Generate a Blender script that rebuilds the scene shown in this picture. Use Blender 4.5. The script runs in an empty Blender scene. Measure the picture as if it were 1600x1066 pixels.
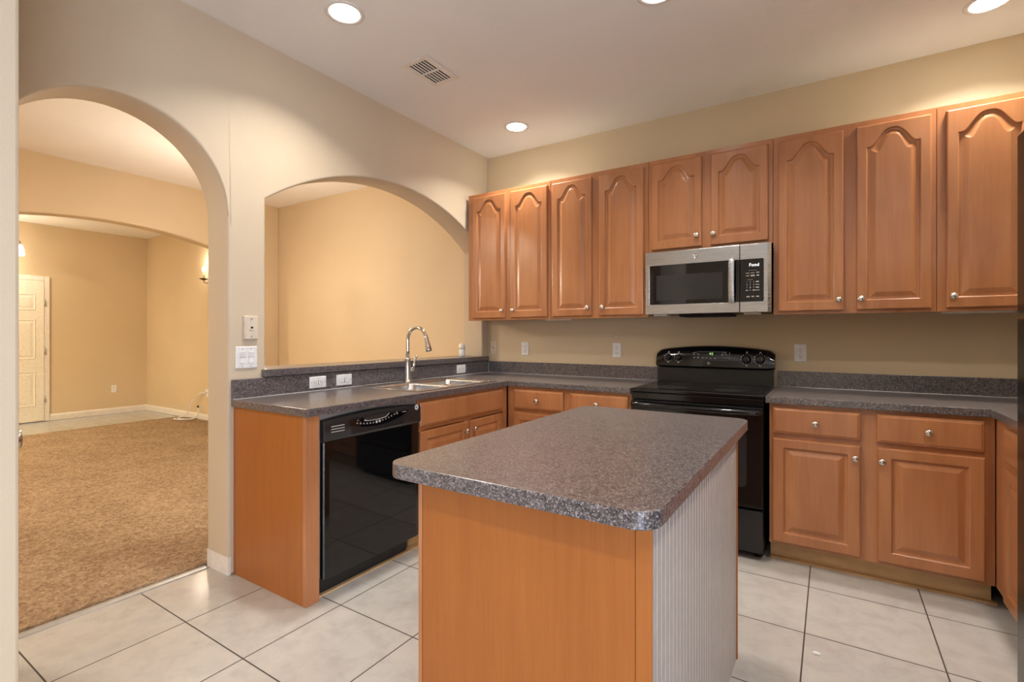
import bpy, bmesh, math, random
from mathutils import Vector, Matrix
random.seed(7)
SC = bpy.context.scene
COL = SC.collection
PI = math.pi

# ---------------------------------------------------------------- camera
cam_d = bpy.data.cameras.new('camera'); cam = bpy.data.objects.new('camera', cam_d); COL.objects.link(cam)
cam.location = (2.6326, -3.7006, 1.2493); cam.rotation_euler = (PI/2, 0, 0.5703)
cam_d.sensor_width = 36; cam_d.sensor_fit = 'HORIZONTAL'; cam_d.lens = 776.78/1600*36
cam_d.shift_y = -(533-523.96)/1600; cam_d.clip_start = 0.02
SC.camera = cam
# ---------------------------------------------------------------- colour management, world, lights
SC.view_settings.view_transform = 'Standard'; SC.view_settings.look = 'None'
SC.view_settings.gamma = 1.0; SC.view_settings.use_curve_mapping = False
SC.view_settings.exposure = 0.0
SC.cycles.use_denoising = True
SC.cycles.max_bounces = 10; SC.cycles.diffuse_bounces = 6; SC.cycles.glossy_bounces = 4
SC.cycles.sample_clamp_indirect = 6.0
SC.cycles.caustics_reflective = False; SC.cycles.caustics_refractive = False
W = bpy.data.worlds.new('world'); SC.world = W; W.use_nodes = True
W.node_tree.nodes['Background'].inputs[0].default_value = (0.74, 0.82, 1.0, 1)
W.node_tree.nodes['Background'].inputs[1].default_value = 14.0
H = 2.86                                           # ceiling height
DOWN_W = 13.5                                      # watts of one recessed lamp
DOWN_C = (1.0, 0.93, 0.84)
LIVING_W, FOYER_W, WARM = 55.0, 12.0, (1.0, 0.86, 0.68)

def lamp(name, kind, loc, power, col, **kw):
    d = bpy.data.lights.new(name, kind); d.energy = power; d.color = col
    for k, v in kw.items(): setattr(d, k, v)
    o = bpy.data.objects.new(name, d); COL.objects.link(o); o.location = loc
    return o
# unseen patio door in the right wall, added to let in daylight
p = lamp('added_daylight_portal', 'AREA', (3.83, -4.85, 1.1), 1, (1, 1, 1), shape='RECTANGLE', size=1.9, size_y=2.0)
p.rotation_euler = (PI/2, 0, PI/2); p.data.cycles.is_portal = True

# ---------------------------------------------------------------- materials
def srgb(r, g, b):
    f = lambda c: (c/255/12.92 if c/255 <= .04045 else ((c/255+.055)/1.055)**2.4)
    return (f(r), f(g), f(b), 1)
class NT:
    def __init__(s, name):
        s.m = bpy.data.materials.new(name); s.m.use_nodes = True
        s.t = s.m.node_tree; s.b = s.t.nodes['Principled BSDF']
        s._c = None
    def n(s, kind, **kw):
        n = s.t.nodes.new(kind)
        for k, v in kw.items():
            if k.startswith('i_'): n.inputs[k[2:].replace('_', ' ')].default_value = v
            else: setattr(n, k, v)
        return n
    def l(s, a, b): s.t.links.new(a, b)
    def coords(s, scale=(1, 1, 1), loc=(0, 0, 0)):
        if s._c is None: s._c = s.n('ShaderNodeTexCoord')
        mp = s.n('ShaderNodeMapping'); mp.inputs['Scale'].default_value = scale; mp.inputs['Location'].default_value = loc
        s.l(s._c.outputs['Object'], mp.inputs['Vector']); return mp.outputs['Vector']
    def noise(s, vec, scale, detail=3, rough=.5, dist=0):
        n = s.n('ShaderNodeTexNoise'); n.inputs['Scale'].default_value = scale; n.inputs['Detail'].default_value = detail
        n.inputs['Roughness'].default_value = rough; n.inputs['Distortion'].default_value = dist
        s.l(vec, n.inputs['Vector']); return n.outputs['Fac']
    def ramp(s, fac, stops, interp='LINEAR'):
        r = s.n('ShaderNodeValToRGB'); e = r.color_ramp; e.interpolation = interp
        while len(e.elements) < len(stops): e.elements.new(.5)
        for k, (p_, c) in enumerate(stops): e.elements[k].position = p_; e.elements[k].color = c
        s.l(fac, r.inputs['Fac']); return r.outputs['Color']
    def mix(s, fac, a, b, mode='MIX'):
        m = s.n('ShaderNodeMix', data_type='RGBA', blend_type=mode)
        for sock, v in ((m.inputs['Factor'], fac), (m.inputs['A'], a), (m.inputs['B'], b)):
            pass
        ins = [i for i in m.inputs if i.enabled]
        for sock, v in zip(ins, (fac, a, b)):
            if hasattr(v, 'is_linked') or hasattr(v, 'links'): s.l(v, sock)
            else: sock.default_value = v
        return [o for o in m.outputs if o.enabled][0]
    def base(s, v):
        if isinstance(v, tuple): s.b.inputs['Base Color'].default_value = v
        else: s.l(v, s.b.inputs['Base Color'])
    def set(s, rough=None, metal=None, spec=None, coat=None, coat_rough=None):
        if rough is not None: s.b.inputs['Roughness'].default_value = rough
        if metal is not None: s.b.inputs['Metallic'].default_value = metal
        if spec is not None: s.b.inputs['Specular IOR Level'].default_value = spec
        if coat is not None: s.b.inputs['Coat Weight'].default_value = coat
        if coat_rough is not None: s.b.inputs['Coat Roughness'].default_value = coat_rough
        return s
    def bump(s, h, strength=.2, dist=.002):
        b = s.n('ShaderNodeBump'); b.inputs['Strength'].default_value = strength; b.inputs['Distance'].default_value = dist
        s.l(h, b.inputs['Height']); s.l(b.outputs['Normal'], s.b.inputs['Normal']); return s

def plain(name, col, rough=.5, metal=0, spec=.5, coat=0):
    n = NT(name); n.base(col); n.set(rough, metal, spec, coat, .05)
    # faint natural unevenness keeps every surface procedural
    v = n.coords(); f = n.noise(v, 30, 2)
    c2 = tuple(min(1, x*1.06) for x in col[:3])+(1,); c1 = tuple(x*.95 for x in col[:3])+(1,)
    n.base(n.ramp(f, [(.3, c1), (.7, c2)])); return n.m
def paint(name, col, bump=.25, scale=110, rough=.62):
    n = NT(name); v = n.coords()
    big = n.noise(v, 1.3, 2)
    n.base(n.ramp(big, [(.3, tuple(x*.97 for x in col[:3])+(1,)), (.7, tuple(min(1, x*1.03) for x in col[:3])+(1,))]))
    n.set(rough, 0, .35); n.bump(n.noise(v, scale, 3, .55), bump, .003); return n.m
def wood(name, dark, mid, light, rough=.30, grain=(13, 13, 1.1), coat=.45, fineness=.10):
    n = NT(name)
    oi = n.n('ShaderNodeObjectInfo')
    tc = n.n('ShaderNodeTexCoord'); add = n.n('ShaderNodeVectorMath', operation='ADD'); mul = n.n('ShaderNodeVectorMath', operation='SCALE')
    comb = n.n('ShaderNodeCombineXYZ')
    for k in range(3): n.l(oi.outputs['Random'], comb.inputs[k])
    n.l(comb.outputs[0], mul.inputs[0]); mul.inputs['Scale'].default_value = 17.0
    n.l(tc.outputs['Object'], add.inputs[0]); n.l(mul.outputs[0], add.inputs[1])
    mp = n.n('ShaderNodeMapping'); mp.inputs['Scale'].default_value = grain; n.l(add.outputs[0], mp.inputs['Vector'])
    g = n.noise(mp.outputs['Vector'], 1.0, 5, .6, .6)
    mp2 = n.n('ShaderNodeMapping'); mp2.inputs['Scale'].default_value = (3.0, 3.0, 1.2); n.l(add.outputs[0], mp2.inputs['Vector'])
    blot = n.noise(mp2.outputs['Vector'], 1.6, 3, .55)
    c = n.ramp(g, [(.25, dark), (.5, mid), (.78, light)])
    c = n.mix(.45, c, n.ramp(blot, [(.28, dark), (.72, light)]))
    mp3 = n.n('ShaderNodeMapping'); mp3.inputs['Scale'].default_value = (grain[0]*7, grain[1]*7, grain[2]*4); n.l(add.outputs[0], mp3.inputs['Vector'])
    fine = n.noise(mp3.outputs['Vector'], 1.0, 2, .5)
    c = n.mix(fineness, c, n.ramp(fine, [(.35, dark), (.6, light)]))
    n.base(c); n.set(rough, 0, .45, coat, .22); n.bump(fine, .04, .001); return n.m
def laminate(name, cols, scale=330, rough=.30):
    n = NT(name); v = n.coords()
    d = n.n('ShaderNodeTexVoronoi'); d.inputs['Scale'].default_value = scale; n.l(v, d.inputs['Vector'])
    sep = n.n('ShaderNodeSeparateColor'); n.l(d.outputs['Color'], sep.inputs[0])
    c = n.ramp(sep.outputs[0], [(0, cols[0]), (.34, cols[1]), (.66, cols[2]), (.86, cols[3])], 'CONSTANT')
    big = n.noise(v, 60, 2)
    c = n.mix(.25, c, n.ramp(big, [(.4, cols[0]), (.6, cols[2])]))
    n.base(c); n.set(rough, 0, .6, .5, .28); n.bump(sep.outputs[1], .05, .0005); return n.m
def tiles(name, col, grout, ox, oy, size, rough):
    n = NT(name); v = n.coords(loc=(-ox, -oy, 0))
    b = n.n('ShaderNodeTexBrick'); b.offset = 0; b.offset_frequency = 1; b.squash = 1; b.squash_frequency = 1
    b.inputs['Scale'].default_value = 1; b.inputs['Brick Width'].default_value = size; b.inputs['Row Height'].default_value = size
    b.inputs['Mortar Size'].default_value = .0030; b.inputs['Mortar Smooth'].default_value = .15; b.inputs['Bias'].default_value = 0
    b.inputs['Color1'].default_value = (1, 1, 1, 1); b.inputs['Color2'].default_value = (.88, .88, .88, 1); b.inputs['Mortar'].default_value = (1, 1, 1, 1)
    n.l(v, b.inputs['Vector'])
    f = n.noise(v, 9, 6, .66, .3); f2 = n.noise(v, 2.2, 3, .5)
    lo = tuple(x*.86 for x in col[:3])+(1,); pk = (col[0]*.98, col[1]*.88, col[2]*.82, 1)
    c = n.ramp(f, [(.3, lo), (.52, col), (.75, tuple(min(1, x*1.08) for x in col[:3])+(1,))])
    c = n.mix(n.ramp(f2, [(.45, (0, 0, 0, 1)), (.75, (.4, .4, .4, 1))]), c, pk)
    c = n.mix(.45, c, b.outputs['Color'], 'MULTIPLY')
    c = n.mix(b.outputs['Fac'], c, grout)
    n.base(c)
    r = n.n('ShaderNodeMapRange'); r.inputs['To Min'].default_value = rough; r.inputs['To Max'].default_value = .8
    n.l(b.outputs['Fac'], r.inputs['Value']); n.l(r.outputs[0], n.b.inputs['Roughness'])
    n.set(None, 0, .5)
    inv = n.n('ShaderNodeMath', operation='SUBTRACT'); inv.inputs[0].default_value = 1; n.l(b.outputs['Fac'], inv.inputs[1])
    ad = n.n('ShaderNodeMath', operation='MULTIPLY_ADD'); n.l(f, ad.inputs[0]); ad.inputs[1].default_value = .12; n.l(inv.outputs[0], ad.inputs[2])
    n.bump(ad.outputs[0], .25, .002); return n.m
def emit(name, col, strength):
    n = NT(name); n.base((.9, .9, .9, 1)); n.b.inputs['Emission Color'].default_value = col; n.b.inputs['Emission Strength'].default_value = strength
    return n.m
def brushed(name, col, rough, axis):
    n = NT(name); sc = [4, 4, 4]; sc = [700 if k == axis else 5 for k in range(3)]
    f = n.noise(n.coords(scale=tuple(sc)), 1, 3)
    n.base(n.ramp(f, [(.3, tuple(x*.97 for x in col[:3])+(1,)), (.7, col)]))
    r = n.n('ShaderNodeMapRange'); r.inputs['To Min'].default_value = rough*.8; r.inputs['To Max'].default_value = rough*1.25
    n.l(f, r.inputs['Value']); n.l(r.outputs[0], n.b.inputs['Roughness']); n.set(None, 1.0); return n.m

M = {}
M['wall'] = paint('wall_paint', srgb(201, 186, 162))
M['wall_back'] = paint('wall_paint_warm_bounce', srgb(205, 187, 156))  # common wall paint tinted warmer to imitate light bounced off the cabinets
M['wall_living'] = paint('living_wall_paint', srgb(210, 190, 157))
M['ceiling'] = paint('ceiling_paint', srgb(238, 235, 230), .35, 60, .8)
M['trim'] = plain('trim_paint', srgb(228, 222, 214), .35)
M['door'] = plain('door_paint', srgb(232, 226, 212), .4)
M['tile'] = tiles('floor_tile', srgb(178, 175, 170), srgb(62, 54, 48), .2678, -2.6457, .4544, .16)
M['maple'] = wood('maple', srgb(150, 95, 58), srgb(172, 113, 71), srgb(192, 133, 88))
M['panel'] = wood('laminate_wood', srgb(148, 84, 33), srgb(160, 94, 39), srgb(170, 104, 46), .42, (40, 40, 1.8), .1, .16)
M['kick'] = wood('bare_kick', srgb(176, 142, 98), srgb(212, 180, 132), srgb(222, 194, 150), .6, (3, 14, 14), 0)
M['stone'] = laminate('speckled_laminate', [srgb(44, 40, 42), srgb(84, 78, 80), srgb(116, 108, 108), srgb(156, 148, 146)])
M['black'] = plain('black_enamel', (.006, .006, .0065, 1), .12, 0, .5)
M['blackmat'] = plain('black_plastic', (.010, .010, .011, 1), .32, 0, .5)
M['fridge'] = plain('fridge_enamel', (.005, .0045, .004, 1), .16, 0, .3)
M['panelblack'] = plain('satin_black_plastic', (.016, .016, .017, 1), .24, 0, .6)
M['glass'] = plain('black_glass', (.003, .003, .0035, 1), .04, 0, .6)
M['winglass'] = plain('oven_window_glass', (.022, .022, .023, 1), .16, 0, .5)
M['steel'] = brushed('brushed_steel', (.50, .50, .51, 1), .27, 2)
M['sink'] = brushed('sink_steel', (.66, .66, .66, 1), .24, 1)
M['nickel'] = plain('satin_nickel', (.68, .66, .62, 1), .24, 1)
M['chrome'] = plain('chrome', (.62, .61, .60, 1), .12, 1)
M['white'] = plain('white_plastic', srgb(228, 228, 228), .35)
M['almond'] = plain('almond_plastic', srgb(212, 200, 182), .4)
M['dark'] = plain('dark_slot', (.012, .010, .009, 1), .7)
M['grey'] = plain('grey_metal', srgb(168, 164, 158), .4, .3)
M['bronze'] = plain('aged_bronze', srgb(86, 62, 38), .4, .8)
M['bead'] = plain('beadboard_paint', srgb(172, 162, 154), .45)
M['caulk'] = plain('caulk', srgb(205, 205, 205), .4)
M['print'] = plain('printed_legend', srgb(180, 180, 180), .5)
M['lamp'] = emit('downlight_lens', (1, .95, .86, 1), 22)
M['bulb'] = emit('bulb', (1, .82, .55, 1), 60)
M['shade'] = emit('lit_glass', (1, .90, .70, 1), 6)
M['pendant'] = emit('pendant_glass', (1, .86, .70, 1), 54)
M['led'] = emit('green_led', (.25, .9, .12, 1), 1.1)
M['lcd'] = emit('white_display', (.9, .95, 1, 1), 1.3)
n = NT('carpet'); v = n.coords()
f1 = n.noise(v, 70, 4, .75); f2 = n.noise(v, 3.2, 4, .6); f3 = n.noise(v, 34, 3, .7)
c = n.ramp(f1, [(.3, srgb(84, 66, 48)), (.5, srgb(166, 138, 108)), (.68, srgb(212, 188, 158))])
c = n.mix(.4, c, n.ramp(f2, [(.35, srgb(136, 110, 84)), (.65, srgb(188, 160, 130))]))
c = n.mix(.35, c, n.ramp(f3, [(.38, srgb(92, 70, 50)), (.65, srgb(200, 174, 144))]))
n.base(c); n.set(.95, 0, .1); n.bump(f1, .9, .012); M['carpet'] = n.m
n = NT('window_glass')
tr = n.n('ShaderNodeBsdfTransparent'); mx = n.n('ShaderNodeMixShader'); mx.inputs[0].default_value = .08
gl = n.n('ShaderNodeBsdfGlossy'); gl.inputs['Roughness'].default_value = .02
n.l(tr.outputs[0], mx.inputs[1]); n.l(gl.outputs[0], mx.inputs[2]); n.l(mx.outputs[0], n.t.nodes['Material Output'].inputs['Surface']); M['pane'] = n.m

# ---------------------------------------------------------------- mesh building
class MB:
    def __init__(s): s.v = []; s.f = []; s.mi = []; s.sm = []
    def add(s, vs, fs, mi=0, sm=False):
        o = len(s.v); s.v += [tuple(x) for x in vs]
        for f in fs: s.f.append([o+i for i in f]); s.mi.append(mi); s.sm.append(sm)
        return s
    def box(s, a, b, mi=0):
        (x0, y0, z0), (x1, y1, z1) = [min(p) for p in zip(a, b)], [max(p) for p in zip(a, b)]
        vs = [(x0, y0, z0), (x1, y0, z0), (x1, y1, z0), (x0, y1, z0), (x0, y0, z1), (x1, y0, z1), (x1, y1, z1), (x0, y1, z1)]
        return s.add(vs, [(3, 2, 1, 0), (4, 5, 6, 7), (0, 1, 5, 4), (1, 2, 6, 5), (2, 3, 7, 6), (3, 0, 4, 7)], mi)
    def loft(s, loops, mi=0, sm=False, cap0=True, cap1=True, mis=None):
        n_ = len(loops[0]); vs = [p for L in loops for p in L]; fs = []
        for k in range(len(loops)-1):
            for i in range(n_):
                j = (i+1) % n_; fs.append((k*n_+i, k*n_+j, (k+1)*n_+j, (k+1)*n_+i))
        o = len(s.v); s.add(vs, fs, mi, sm)
        if mis:
            q = len(s.f)-len(fs)
            for k in range(len(loops)-1):
                for i in range(n_): s.mi[q+k*n_+i] = mis[k]
        if cap0: s.f.append([o+i for i in reversed(range(n_))]); s.mi.append(mi); s.sm.append(False)
        if cap1: s.f.append([o+(len(loops)-1)*n_+i for i in range(n_)]); s.mi.append(mis[-1] if mis else mi); s.sm.append(False)
        return s
    def prism(s, poly, axis, a, b, mi=0):
        def pt(p_, h):
            return {'z': (p_[0], p_[1], h), 'y': (p_[0], h, p_[1]), 'x': (h, p_[0], p_[1])}[axis]
        return s.loft([[pt(p_, a) for p_ in poly], [pt(p_, b) for p_ in poly]], mi)
    def lathe(s, prof, o=(0, 0, 0), axis='z', n_=24, mi=0, sm=True):
        loops = []
        for r, h in prof:
            L = []
            for k in range(n_):
                t = 2*PI*k/n_; c_, q = max(r, 1e-5)*math.cos(t), max(r, 1e-5)*math.sin(t)
                L.append({'z': (o[0]+c_, o[1]+q, o[2]+h), 'y': (o[0]+q, o[1]+h, o[2]+c_), 'x': (o[0]+h, o[1]+c_, o[2]+q)}[axis])
            loops.append(L)
        return s.loft(loops, mi, sm)
    def tube(s, pts, r, n_=12, mi=0, rs=None):
        P = [Vector(p_) for p_ in pts]; loops = []; up = None
        for i, p_ in enumerate(P):
            t = (P[min(i+1, len(P)-1)]-P[max(i-1, 0)]).normalized()
            if up is None: up = t.orthogonal().normalized()
            up = (up-t*up.dot(t)).normalized(); w = t.cross(up); rr = rs[i] if rs else r
            loops.append([tuple(p_+(up*math.cos(2*PI*k/n_)+w*math.sin(2*PI*k/n_))*rr) for k in range(n_)])
        return s.loft(loops, mi, True)
    def cells(s, xs, ys, inside, z0, z1, mi=0):
        idx = {}; o = len(s.v)
        def V(i, j, k):
            if (i, j, k) not in idx: idx[(i, j, k)] = len(s.v); s.v.append((xs[i], ys[j], z1 if k else z0))
            return idx[(i, j, k)]
        I = lambda i, j: 0 <= i < len(xs)-1 and 0 <= j < len(ys)-1 and inside((xs[i]+xs[i+1])/2, (ys[j]+ys[j+1])/2)
        def F(*q): s.f.append(list(q)); s.mi.append(mi); s.sm.append(False)
        for i in range(len(xs)-1):
            for j in range(len(ys)-1):
                if not I(i, j): continue
                F(V(i, j, 1), V(i+1, j, 1), V(i+1, j+1, 1), V(i, j+1, 1)); F(V(i, j+1, 0), V(i+1, j+1, 0), V(i+1, j, 0), V(i, j, 0))
                if not I(i, j-1): F(V(i, j, 0), V(i+1, j, 0), V(i+1, j, 1), V(i, j, 1))
                if not I(i, j+1): F(V(i+1, j+1, 0), V(i, j+1, 0), V(i, j+1, 1), V(i+1, j+1, 1))
                if not I(i-1, j): F(V(i, j+1, 0), V(i, j, 0), V(i, j, 1), V(i, j+1, 1))
                if not I(i+1, j): F(V(i+1, j, 0), V(i+1, j+1, 0), V(i+1, j+1, 1), V(i+1, j, 1))
        return s
    def mesh(s, name, mats, shift=(0, 0, 0)):
        me = bpy.data.meshes.new(name)
        me.from_pydata([(x-shift[0], y-shift[1], z-shift[2]) for x, y, z in s.v], [], s.f)
        for m_ in (mats if isinstance(mats, (list, tuple)) else [mats]): me.materials.append(M[m_])
        for p_, a, b in zip(me.polygons, s.mi, s.sm): p_.material_index = a; p_.use_smooth = b
        bm = bmesh.new(); bm.from_mesh(me); bmesh.ops.recalc_face_normals(bm, faces=bm.faces); bm.to_mesh(me); bm.free()
        return me
    def build(s, name, mats, parent=None, shift=None, loc=None, rot=None, bev=0, seg=2, angle=30):
        if shift is None: shift = parent.get('_o', (0, 0, 0)) if parent else (0, 0, 0)
        o = bpy.data.objects.new(name, s.mesh(name, mats, shift)); COL.objects.link(o)
        if parent: o.parent = parent; o['_o'] = list(shift)
        if loc: o.location = loc
        if rot: o.rotation_euler = rot
        if bev:
            b = o.modifiers.new('bevel', 'BEVEL'); b.width = bev; b.segments = seg; b.limit_method = 'ANGLE'; b.angle_limit = math.radians(angle)
            b.harden_normals = False
        return o
def structure(name, mb, mats, **kw):
    o = mb.build(name, mats, **kw)
    if o.parent is None: o['kind'] = 'structure'
    return o
def tag(o, label, cat, group=None, kind=None):
    o['label'] = label; o['category'] = cat
    if group: o['group'] = group
    if kind: o['kind'] = kind
    return o
def thing(name, label, cat, loc, rotz=0, group=None, local=False):
    o = bpy.data.objects.new(name, None); COL.objects.link(o); o.location = loc; o.rotation_euler = (0, 0, rotz); o.empty_display_size = .05
    o['_o'] = [0, 0, 0] if local else list(loc)
    return tag(o, label, cat, group)
def text(body, size, depth=.0004):
    cu = bpy.data.curves.new('legend', 'FONT'); cu.body = body; cu.size = size; cu.align_x = 'CENTER'; cu.align_y = 'CENTER'; cu.extrude = depth
    o = bpy.data.objects.new('legend', cu); COL.objects.link(o)
    dg = bpy.context.evaluated_depsgraph_get(); me = bpy.data.meshes.new_from_object(o.evaluated_get(dg)); bpy.data.objects.remove(o)
    mb = MB(); mb.add([tuple(v_.co) for v_ in me.vertices], [tuple(p_.vertices) for p_ in me.polygons]); return mb
def place_text(mb, mbt, fn, mi=0):
    mb.add([fn(*v_) for v_ in mbt.v], mbt.f, mi); return mb
def circle(r, n_=20, cx=0, cy=0): return [(cx+r*math.cos(2*PI*k/n_), cy+r*math.sin(2*PI*k/n_)) for k in range(n_)]
def rrect(x0, y0, x1, y1, r, n_=6):
    P = []
    for cx, cy, a in ((x1-r, y0+r, -PI/2), (x1-r, y1-r, 0), (x0+r, y1-r, PI/2), (x0+r, y0+r, PI)):
        for k in range(n_+1): t = a+PI/2*k/n_; P.append((cx+r*math.cos(t), cy+r*math.sin(t)))
    return P

# ================================================================ THE SETTING
XR, YS = 3.87, -6.2          # right wall, rear wall of the kitchen
T = .21                      # thickness of the left wall
structure('floor', MB().box((-T, YS-.1, -.06), (XR+.1, .1, 0)), 'tile')
structure('floor_foyer', MB().box((-7.15, -5.1, -.06), (-T, .1, -.004)), 'tile')
structure('ceiling', MB().box((-7.15, YS-.1, H), (XR+.1, .1, H+.08)), 'ceiling')
structure('wall_back', MB().box((-T, 0, 0), (XR+.1, .1, H)), 'wall_back')
structure('wall_dining', MB().box((-7.15, 0, 0), (-T, .1, H)), 'wall_living')
wq = MB()
for a, b in (((YS, 0), (-5.8, H)), ((-3.9, 0), (0, H)), ((-5.8, 2.1), (-3.9, H)), ((-5.8, 0), (-3.9, .05))): wq.box((XR, a[0], a[1]), (XR+.1, b[0], b[1]))
structure('wall_right', wq, 'wall')
structure('wall_foyer', MB().box((-7.1, -5, 0), (-7.0, 0, H)), 'wall_living')
structure('wall_south', MB().box((-7.0, -5.1, 0), (-T, -5, H)), 'wall_living')

def wall_profile(ys, spans, x0, x1):
    """wall parallel to the y axis: spans(y) gives the solid height ranges of the strip ending at y"""
    mb = MB(); vi = {}
    def V(x, y, z):
        k = (round(x, 4), round(y, 4), round(z, 4))
        if k not in vi: vi[k] = len(mb.v); mb.v.append((x, y, z))
        return vi[k]
    def F(sm, *p): mb.f.append([V(*q) for q in p]); mb.mi.append(0); mb.sm.append(sm)
    prev = None
    lv = [set() for _ in ys]                 # every height at which something ends, per station
    for k in range(len(ys)-1):
        A, B = spans(ys[k], ys[k+1])
        lv[k] |= {round(z, 5) for s_ in A for z in s_}; lv[k+1] |= {round(z, 5) for s_ in B for z in s_}
    lv = [sorted(q) for q in lv]
    for k in range(len(ys)-1):
        a, b = ys[k], ys[k+1]; A, B = spans(a, b)
        for (p0, p1), (q0, q1) in zip(A, B):
            za = [z for z in lv[k] if p0+1e-3 < z < p1-1e-3]; zb = [z for z in lv[k+1] if q0+1e-3 < z < q1-1e-3]
            for x, flip in ((x1, 0), (x0, 1)):
                ring = [(x, a, p0), (x, b, q0)] + [(x, b, z) for z in zb] + [(x, b, q1), (x, a, p1)] + [(x, a, z) for z in za[::-1]]
                F(False, *(ring[::-1] if flip else ring))
            F(abs(p0-q0) > 1e-6, (x0, a, p0), (x0, b, q0), (x1, b, q0), (x1, a, p0)); F(True, (x1, a, p1), (x1, b, q1), (x0, b, q1), (x0, a, p1))
        if prev is None or [tuple(map(lambda t: round(t, 4), s_)) for s_ in prev] != [tuple(map(lambda t: round(t, 4), s_)) for s_ in A]:
            # vertical jamb faces between differing spans
            zs = sorted({z for s_ in (prev or []) for z in s_} | {z for s_ in A for z in s_})
            for z0, z1 in zip(zs, zs[1:]):
                m_ = (z0+z1)/2; ia = any(s_[0] < m_ < s_[1] for s_ in A); ip = any(s_[0] < m_ < s_[1] for s_ in (prev or []))
                if ia != ip: F(False, (x0, a, z0), (x1, a, z0), (x1, a, z1), (x0, a, z1))
        prev = B
    for z0, z1 in prev: F(False, (x0, ys[-1], z0), (x1, ys[-1], z0), (x1, ys[-1], z1), (x0, ys[-1], z1))
    return mb
HU = H+.04
D0, D1, DC, DR, DS = -3.215, -2.325, -2.770, .445, 1.872          # arched doorway (semicircle on straight jambs)
P0, P1 = -2.121, -.092                                           # arched pass-through
PR = 1.704; PTOP = 2.338; PC = (P0+P1)/2; SILL = 1.02
door_z = lambda y: DS+math.sqrt(max(0, DR**2-(y-DC)**2))
pass_z = lambda y: PTOP-(PR-math.sqrt(PR**2-(y-PC)**2))
ys = [YS] + [DC-DR*math.cos(PI*k/36) for k in range(37)] + [P0+(P1-P0)*k/40 for k in range(41)] + [0]
def left_spans(a, b):
    m_ = (a+b)/2
    if D0 < m_ < D1: return [(door_z(a), HU)], [(door_z(b), HU)]
    if P0 < m_ < P1: return [(0, SILL), (pass_z(a), HU)], [(0, SILL), (pass_z(b), HU)]
    return [(0, HU)], [(0, HU)]
w = structure('wall_left', wall_profile(ys, left_spans, -T, 0), 'wall', bev=.012, seg=3, angle=50)
HC, HR, HT, HW = -1.75, 3.95, 2.362, 1.40                        # segmental arch between living room and foyer
head_z = lambda y: HT-(HR-math.sqrt(HR**2-(y-HC)**2))
ys2 = [-5.0] + [HC-HW+2*HW*k/30 for k in range(31)] + [0]
structure('wall_header', wall_profile(ys2, lambda a, b: ([(head_z(a), HU)], [(head_z(b), HU)]) if abs((a+b)/2-HC) < HW else ([(0, HU)], [(0, HU)]), -3.40, -3.24), 'wall_living', bev=.01, seg=2, angle=50)
# closet block that closes the left edge of the view, with its door on the far side
structure('wall_pantry', MB().box((0, -4.6, 0), (.80, -3.333, HU)).box((.80, -4.6, 0), (.85, -3.302, HU)), 'wall', bev=.008, seg=2)
d2 = structure('door_2', MB().box((.10, -3.3325, .01), (.76, -3.322, 2.03)), 'door')
kn = MB().lathe([(.0, -.001), (.032, -.001), (.032, .006), (.013, .012), (.012, .024), (.022, .030), (.029, .042), (.026, .055), (.0, .060)], (.695, -3.322, .955), 'y', 24)
k_ = kn.build('door_knob', 'nickel', d2); k_['label'] = 'polished nickel door knob'
# frame and panes of the added patio door
wf = MB()
for a, b in (((-5.8, .05), (-5.74, 2.1)), ((-3.96, .05), (-3.9, 2.1)), ((-4.88, .05), (-4.82, 2.1)), ((-5.8, .05), (-3.9, .11)), ((-5.8, 2.04), (-3.9, 2.1))): wf.box((XR+.02, a[0], a[1]), (XR+.08, b[0], b[1]))
w2 = structure('added_patio_door', wf, 'trim')
MB().box((XR+.047, -5.74, .11), (XR+.053, -3.96, 2.04)).build('window_pane', 'pane', w2)
structure('wall_rear', MB().box((0, YS-.1, 0), (XR, YS, H)), 'wall')
# baseboards: a moulded profile run along straight stretches
def base_run(name, pts, h=.095, t=.014):
    prof = [(0, 0), (t, 0), (t, h*.72), (t*.75, h*.80), (t*.72, h*.87), (t*.35, h*.96), (0, h)]
    P = [Vector((x, y, 0)) for x, y in pts]; loops = []
    for i, p_ in enumerate(P):
        d1 = (P[i]-P[i-1]).normalized() if i else None; d2_ = (P[i+1]-P[i]).normalized() if i < len(P)-1 else None
        n1 = Vector((-d1.y, d1.x, 0)) if d1 else None; n2 = Vector((-d2_.y, d2_.x, 0)) if d2_ else None
        nn = (n1+n2)/(1+n1.dot(n2)) if (d1 and d2_) else (n1 or n2)
        loops.append([(p_.x+nn.x*a, p_.y+nn.y*a, b) for a, b in prof])
    return structure(name, MB().loft(loops), 'trim', bev=.0)
base_run('baseboard_left', [(.001, -2.3115), (.001, D1-.001), (-T-.001, D1-.001), (-T-.001, -1.0)][::-1])
base_run('baseboard_foyer', [(-6.999, -1.235), (-6.999, -.001), (-3.401, -.001)][::-1])
base_run('baseboard_living', [(-3.239, -.001), (-T-.02, -.001)][::-1])
# metal strip between tile and carpet
structure('trim_1', MB().prism([(-.226, 0), (-.172, 0), (-.176, .006), (-.190, .010), (-.208, .010), (-.222, .006)], 'y', D0+.002, D1-.016), 'grey')
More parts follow.
